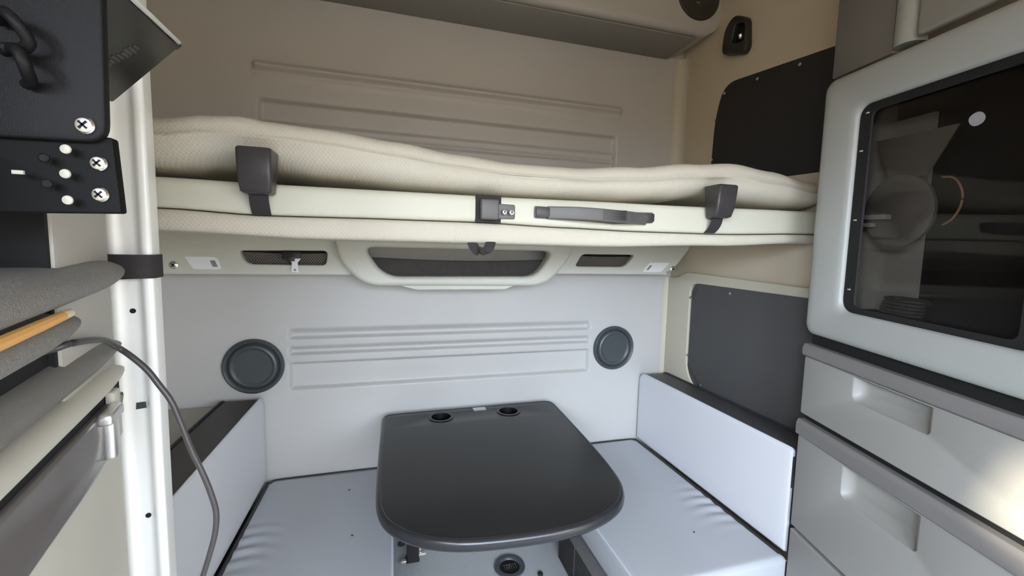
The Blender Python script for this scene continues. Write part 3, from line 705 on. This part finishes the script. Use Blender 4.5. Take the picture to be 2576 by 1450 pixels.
# ------------------------------------------------------------------ post beside the left cabinet
t = thing('metal_post', 'tall white post with two rounded ridges and screw holes, floor to ceiling', 'post', (-.416, -.89, FZ))
pr = rpoly([(-0.4581, -0.87), (-0.4617, -0.903), (-0.4438, -0.9155), (-0.4312, -0.906), (-0.4098, -0.904), (-0.399, -0.917), (-0.3865, -0.914), (-0.3937, -0.87)], [.003, .010, .010, .006, .006, .010, .012, .006], 5)
obj('post_profile', Geo().loft([[(x, y, z) for x, y in pr] for z in (FZ, ZT)]), 'post', t, 60)
for x, z, rr in ((-0.4214, 1.1837, .0042), (-0.4165, 0.8187, .0042)):
    obj('screw_hole', Geo().lathe([(rr, -.001), (rr, .0008), (.0001, .0008)], (x, -.9055, z), (0, -1, 0), 16), 'hole', t)
obj('square_hole', Geo().plate([[(-0.425, 1.0128), (-0.4098, 1.0146), (-0.4107, 1.0253), (-0.4241, 1.0244)]], .002, 0, (0, -.9062, 0), *XZ), 'vent', t)
g = Geo(); ol = rpoly([(-0.4648, -0.868), (-0.4648, -0.912), (-0.4456, -0.9275), (-0.399, -0.929), (-0.3829, -0.916), (-0.3914, -0.868)], [.003, .012, .01, .01, .014, .003], 5)
cxy = Vector((-.423, -.900)); il = [Vector(p) + (cxy - Vector(p)).normalized() * .0016 for p in ol]
wv = lambda x: .001 * sin(x * 60)
g.loft([[(x, y, 1.2387 + wv(x)) for x, y in ol], [(x, y, 1.279) for x, y in ol], [(p.x, p.y, 1.279) for p in il], [(p.x, p.y, 1.2387 + wv(p.x)) for p in il]], close=True)
tag(obj('fabric_strap', g, 'webbing', None, 60), 'dark grey fabric strap wrapped round the white post', 'strap')

# ------------------------------------------------------------------ left cabinet
PL = Vector((-.45, -.80, 0)); VD = Vector((sin(A), -cos(A), 0)); OD = Vector((cos(A), sin(A), 0)); SL2 = -.055
def LW(v, d, z): return PL + VD * v + OD * d + Vector((0, 0, z + SL2 * (v - .3)))
def lw(name, g, m, parent, ang=40): return obj(name, g.map(LW), m, parent, ang)
VX = ((-1, 0, 0), (0, 0, 1))           # plate facing the aisle (+d) in (v,d,z)
t = thing('left_cabinet', 'grey-beige cabinet with carpeted ledge and bowed drawers beside the white post', 'cabinet', LW(.45, -.1, 0))
VE = .53
lw('carcass', Geo().box((.165, -.20, FZ + .03), (VE, -.02, .985), .004).box((.165, -.20, .98), (.335, -.006, 2.6), .004).box((.165, -.20, .98), (VE, -.012, 1.06), .002), 'lcab', t)
lw('niche_shade', Geo().box((.3351, -.20, 1.06), (.342, -.010, 2.0)).box((.342, -.20, 1.06), (VE, -.19, 2.0)).box((VE - .006, -.20, 1.06), (VE, -.06, 2.0)), 'hole', t)  # black sheets put the shade inside the niche into the colour
def nose(v0, v1, z0, z1, dep, back=-.02, tip=.0):
    """bull-nosed ledge swept along the front; its end tapers to a rounded tip"""
    L = []; n = 24
    for i in range(n + 1):
        s = i / n; v = v0 + (v1 - v0) * s
        q = min(1, (v - v0) / .12) if v1 > v0 else 1; q = math.sqrt(max(0.02, 1 - (1 - q) ** 2))
        zc = (z0 + z1) / 2; hh = (z1 - z0) / 2 * (.25 + .75 * q); dd = dep * q
        L.append([(v, back + (dd - back) * max(0, cos(a)) if abs(a) < pi / 2 + .01 else back, zc + hh * sin(a)) for a in [-pi / 2 + pi * k / 14 for k in range(15)]] + [(v, back - .1, zc + hh), (v, back - .1, zc - hh)])
    return Geo().loft(L)
lw('carpet_ledge', nose(.14, VE, 1.222, 1.270, .020), 'lcarpet', t, 60)
lw('carpet_roll', nose(.305, VE, 1.178, 1.221, .016), 'lcarpet', t, 60)
lw('drawer', nose(.155, VE, 1.104, 1.156, .004, -.03), 'lcab_grey', t, 60)
dn = lw('drawer_edge', nose(.155, VE, 1.074, 1.108, .012, -.02), 'lcab_pale', t, 60)
lw('crevice_shade', Geo().box((.165, -.05, 1.056), (VE, -.016, 1.21)).box((.162, -.04, 1.056), (VE, -.004, 1.082)), 'hole', t)  # black strips stand in for the shade between the drawer fronts
gd = lw('glossy_drawer', Geo().plate([rpoly([(-.21, .990), (-.30, .978), (-VE, .975), (-VE, 1.060), (-.17, 1.058)], [.02, .05, .01, .004, .004])], .02, .005, (0, .004, 0), *VX), 'lcab_gloss', t)
lw('lower_panel', Geo().plate([rrect(-VE, -.165, .02, .99, .01)], .012, .003, (0, -.006, 0), *VX), 'lcab_pale', t)
la = lw('latch', Geo().box((.238, .0, .988), (.262, .016, 1.062), .006, 3).box((.232, .002, 1.046), (.282, .020, 1.063), .005, 3), 'brushed', t)
obj('latch_plate', Geo().box((.200, -.004, 1.0), (.225, .008, 1.075), .004).map(LW), 'lcab_pale', la)
# small orange stick on the carpeted ledge
t2 = thing('orange_stick', 'orange stick with pale tip lying on the carpeted ledge', 'stick', LW(.40, .013, 1.21))
obj('shaft', Geo().tube([LW(v, .013, 1.2205) for v in (.385, .43, .50, .585)], [.0054, .0060, .0062, .0062], 10), 'pen', t2)
obj('tip', Geo().tube([LW(.362, .013, 1.2205), LW(.366, .013, 1.2205), LW(.386, .013, 1.2205)], [.0036, .0050, .0053], 10), 'pen_tip', t2)

# cable hanging out of the left cabinet
pts = [tuple(LW(.352, -.022, 1.172)), tuple(LW(.343, -.010, 1.174)), tuple(LW(.328, .001, 1.176)), (-.388, -1.045, 1.163), (-.3955, -1.0, 1.142), (-.380, -1.0, 1.128), (-.361, -1.0, 1.106), (-.347, -1.0, 1.082), (-.332, -1.0, 1.054), (-.321, -1.0, 1.018), (-.309, -1.0, .974), (-.295, -1.0, .933), (-.285, -1.0, .898), (-.2785, -1.0, .863), (-.281, -1.0, .829), (-.289, -1.0, .796), (-.301, -1.0, .756), (-.325, -1.0, .68), (-.36, -1.0, .5), (-.37, -1.0, .30), (-.36, -1.0, FZ + .03), (-.34, -1.02, FZ + .0055), (-.28, -1.06, FZ + .0045)]
tag(obj('hanging_cable', Geo().tube(smooth_path(pts, 6), .0043, 10, 1., (0, 1, 0)), 'cable', None, 80), 'thin grey cable hanging down in front of the white post', 'cable')

# ------------------------------------------------------------------ bracket and tilted screen at the upper left
YB = -1.25
t = thing('mount_bracket', 'black steel mounting bracket with screws in front of the white post', 'bracket', (-0.3083, YB, 1.325))
up = obj('upper_plate', Geo().plate([rpoly([(-0.3833, 1.3908), (-0.2621, 1.3933), (-0.2571, 1.5667), (-0.3833, 1.5667)], [.004, .018, .004, .004], 6)], .010, .0025, (0, YB - .002, 0), *XZ), 'bracket', t)
lo_ = obj('lower_plate', Geo().plate([rpoly([(-0.3833, 1.3233), (-0.2571, 1.3275), (-0.2608, 1.4), (-0.3833, 1.3958)], .003)], .010, .001, (0, YB + .006, 0), *XZ), 'bracket_low', t)
phillips('screw', (-0.2762, YB - .003, 1.4071), (0, -1, 0), .008, up)
phillips('screw', (-0.2718, YB + .005, 1.3742), (0, -1, 0), .0072, lo_); phillips('screw', (-0.2721, YB + .005, 1.3446), (0, -1, 0), .0072, lo_)
for x, z in ((-0.2917, 1.3842), (-0.2933, 1.3617), (-0.2929, 1.3375)):
    obj('rivet', Geo().lathe([(.0044, 0), (.004, .0012), (.0001, .002)], (x, YB - .0035, z), (0, -1, 0), 16), 'rivet', lo_)
for x, z in ((-0.3083, 1.375), (-0.3075, 1.3517)):
    obj('bolt_hole', Geo().lathe([(.0043, -.001), (.0043, .0006), (.0037, .001), (.0032, .0002), (.0001, .0002)], (x, YB - .004, z), (0, -1, 0), 16), 'bracket', lo_)
obj('slot', Geo().box((-0.3308, YB - .006, 1.3587), (-0.3225, YB - .004, 1.3621)), 'rivet', lo_)
hk = obj('hook', Geo().tube(smooth_path([(-0.3292, YB - .006, 1.49), (-0.3167, YB - .022, 1.4917), (-0.3067, YB - .026, 1.4833), (-0.3025, YB - .020, 1.4708), (-0.31, YB - .016, 1.465), (-0.3217, YB - .016, 1.4642)], 6), .0048, 10).tube(smooth_path([(-0.3267, YB - .008, 1.4642), (-0.3125, YB - .020, 1.4633), (-0.305, YB - .026, 1.4567), (-0.3033, YB - .024, 1.4467), (-0.3083, YB - .012, 1.44), (-0.315, YB - .006, 1.4383)], 6), .0048, 10), 'bracket', up, 80)
# tilted glossy screen: one edge along y, its face turned down towards the aisle
e1 = Vector((-.278, -1.05, 1.566)); dn_ = Vector((-.69, 0, -.72)).normalized(); nn = Vector((.72, 0, -.69)).normalized()
t = thing('tilted_screen', 'glossy black screen with a silver edge tilted down, above the white post', 'screen', (-.32, -1.2, 1.5))
def SC(a, b, c): return e1 + Vector((0, -1, 0)) * a + dn_ * b + nn * c      # a towards the camera, b down the face, c out of the face
obj('panel', Geo().box((0, 0, -.016), (.190, .115, 0), .003).map(SC), 'screen', t)
obj('edge_trim', Geo().box((.012, -.004, -.012), (.190, .0015, -.002), .001).map(lambda a, b, c: SC(a, b - .002, c + .006)), 'silver', t)
obj('edge_trim', Geo().box((-.003, -.003, -.014), (.012, .006, -.001), .001).map(SC), 'black', t)
g = Geo()
for k in range(9): g.box((.046 + k * .0016 - .002 * (k % 2), .036 + k * .0052, .0002), (.058 + k * .0010 + .002 * (k % 3), .0385 + k * .0052, .0006))
obj('faint_print', g.map(SC), 'faint', t)

# ------------------------------------------------------------------ daylight through the cab's windows, sun
w = bpy.data.worlds.new('World'); scene.world = w; w.use_nodes = True
nt = w.node_tree; bg = nt.nodes['Background']
tc = nt.nodes.new('ShaderNodeTexCoord'); sx = nt.nodes.new('ShaderNodeSeparateXYZ'); rp = nt.nodes.new('ShaderNodeValToRGB')
mr = nt.nodes.new('ShaderNodeMapRange'); mr.inputs[1].default_value = -.5; mr.inputs[2].default_value = .5
nt.links.new(tc.outputs['Generated'], sx.inputs[0]); nt.links.new(sx.outputs['Z'], mr.inputs[0]); nt.links.new(mr.outputs[0], rp.inputs[0])
cr = rp.color_ramp; cr.elements[0].position = .47; cr.elements[0].color = (.165, .135, .10, 1); cr.elements[1].position = .66; cr.elements[1].color = (.79, .91, 1.08, 1)
# brighter sky around the sun
SUN = Vector((-1.87, -.81, .89)).normalized()
dt = nt.nodes.new('ShaderNodeVectorMath'); dt.operation = 'DOT_PRODUCT'; dt.inputs[1].default_value = SUN
pw = nt.nodes.new('ShaderNodeMath'); pw.operation = 'POWER'; pw.inputs[1].default_value = 3.
mxx = nt.nodes.new('ShaderNodeMath'); mxx.operation = 'MAXIMUM'; mxx.inputs[1].default_value = 0
mad = nt.nodes.new('ShaderNodeMath'); mad.operation = 'MULTIPLY_ADD'; mad.inputs[1].default_value = 3.5; mad.inputs[2].default_value = 1.
nrm = nt.nodes.new('ShaderNodeVectorMath'); nrm.operation = 'NORMALIZE'
nt.links.new(tc.outputs['Generated'], nrm.inputs[0]); nt.links.new(nrm.outputs[0], dt.inputs[0])
nt.links.new(dt.outputs['Value'], mxx.inputs[0]); nt.links.new(mxx.outputs[0], pw.inputs[0]); nt.links.new(pw.outputs[0], mad.inputs[0])
vm = nt.nodes.new('ShaderNodeVectorMath'); vm.operation = 'SCALE'
nt.links.new(rp.outputs[0], vm.inputs[0]); nt.links.new(mad.outputs[0], vm.inputs['Scale'])
nt.links.new(vm.outputs[0], bg.inputs['Color']); bg.inputs['Strength'].default_value = 15.
def portal(name, loc, rot, sx_, sy_):
    l = bpy.data.lights.new(name, 'AREA'); l.shape = 'RECTANGLE'; l.size = sx_; l.size_y = sy_; l.cycles.is_portal = True
    o = bpy.data.objects.new(name, l); COL.objects.link(o); o.location = loc; o.rotation_euler = rot; return o
portal('windscreen_portal', (.245, YF - .03, 1.49), (radians(90), 0, 0), 2.1, 1.06)
portal('left_window_portal', (XL - .03, -2.62, 1.515), (radians(90), 0, radians(-90)), 1.1, .78)
portal('right_window_portal', (XR + .03, -2.675, 1.5), (radians(90), 0, radians(90)), 1., .84)
s = bpy.data.lights.new('sun', 'SUN'); s.energy = 17.; s.color = (1., .92, .72); s.angle = radians(2.2)
so = bpy.data.objects.new('sun', s); COL.objects.link(so); so.rotation_euler = Vector((1.87, .81, -.89)).to_track_quat('-Z', 'Y').to_euler()

# ------------------------------------------------------------------ camera
cam = bpy.data.cameras.new('Camera'); co = bpy.data.objects.new('Camera', cam); COL.objects.link(co)
yaw, pit, rol = .279364, -.0902499, .0227002
f = Vector((sin(yaw) * cos(pit), cos(yaw) * cos(pit), sin(pit))); r = Vector((cos(yaw), -sin(yaw), 0)); u = r.cross(f)
r2 = r * cos(rol) + u * sin(rol); u2 = -r * sin(rol) + u * cos(rol)
co.matrix_world = Matrix(((r2.x, u2.x, -f.x, 0), (r2.y, u2.y, -f.y, -1.75), (r2.z, u2.z, -f.z, 1.30), (0, 0, 0, 1)))
cam.sensor_width = 36.; cam.lens = 36. * 1049.635 / 2576; cam.clip_start = .02
scene.camera = co
vs = scene.view_settings
vs.view_transform = 'Standard'; vs.look = 'None'; vs.gamma = 1.; vs.exposure = -.17; vs.use_curve_mapping = False
scene.cycles.use_denoising = True
scene.cycles.max_bounces = 10; scene.cycles.diffuse_bounces = 6; scene.cycles.transparent_max_bounces = 12
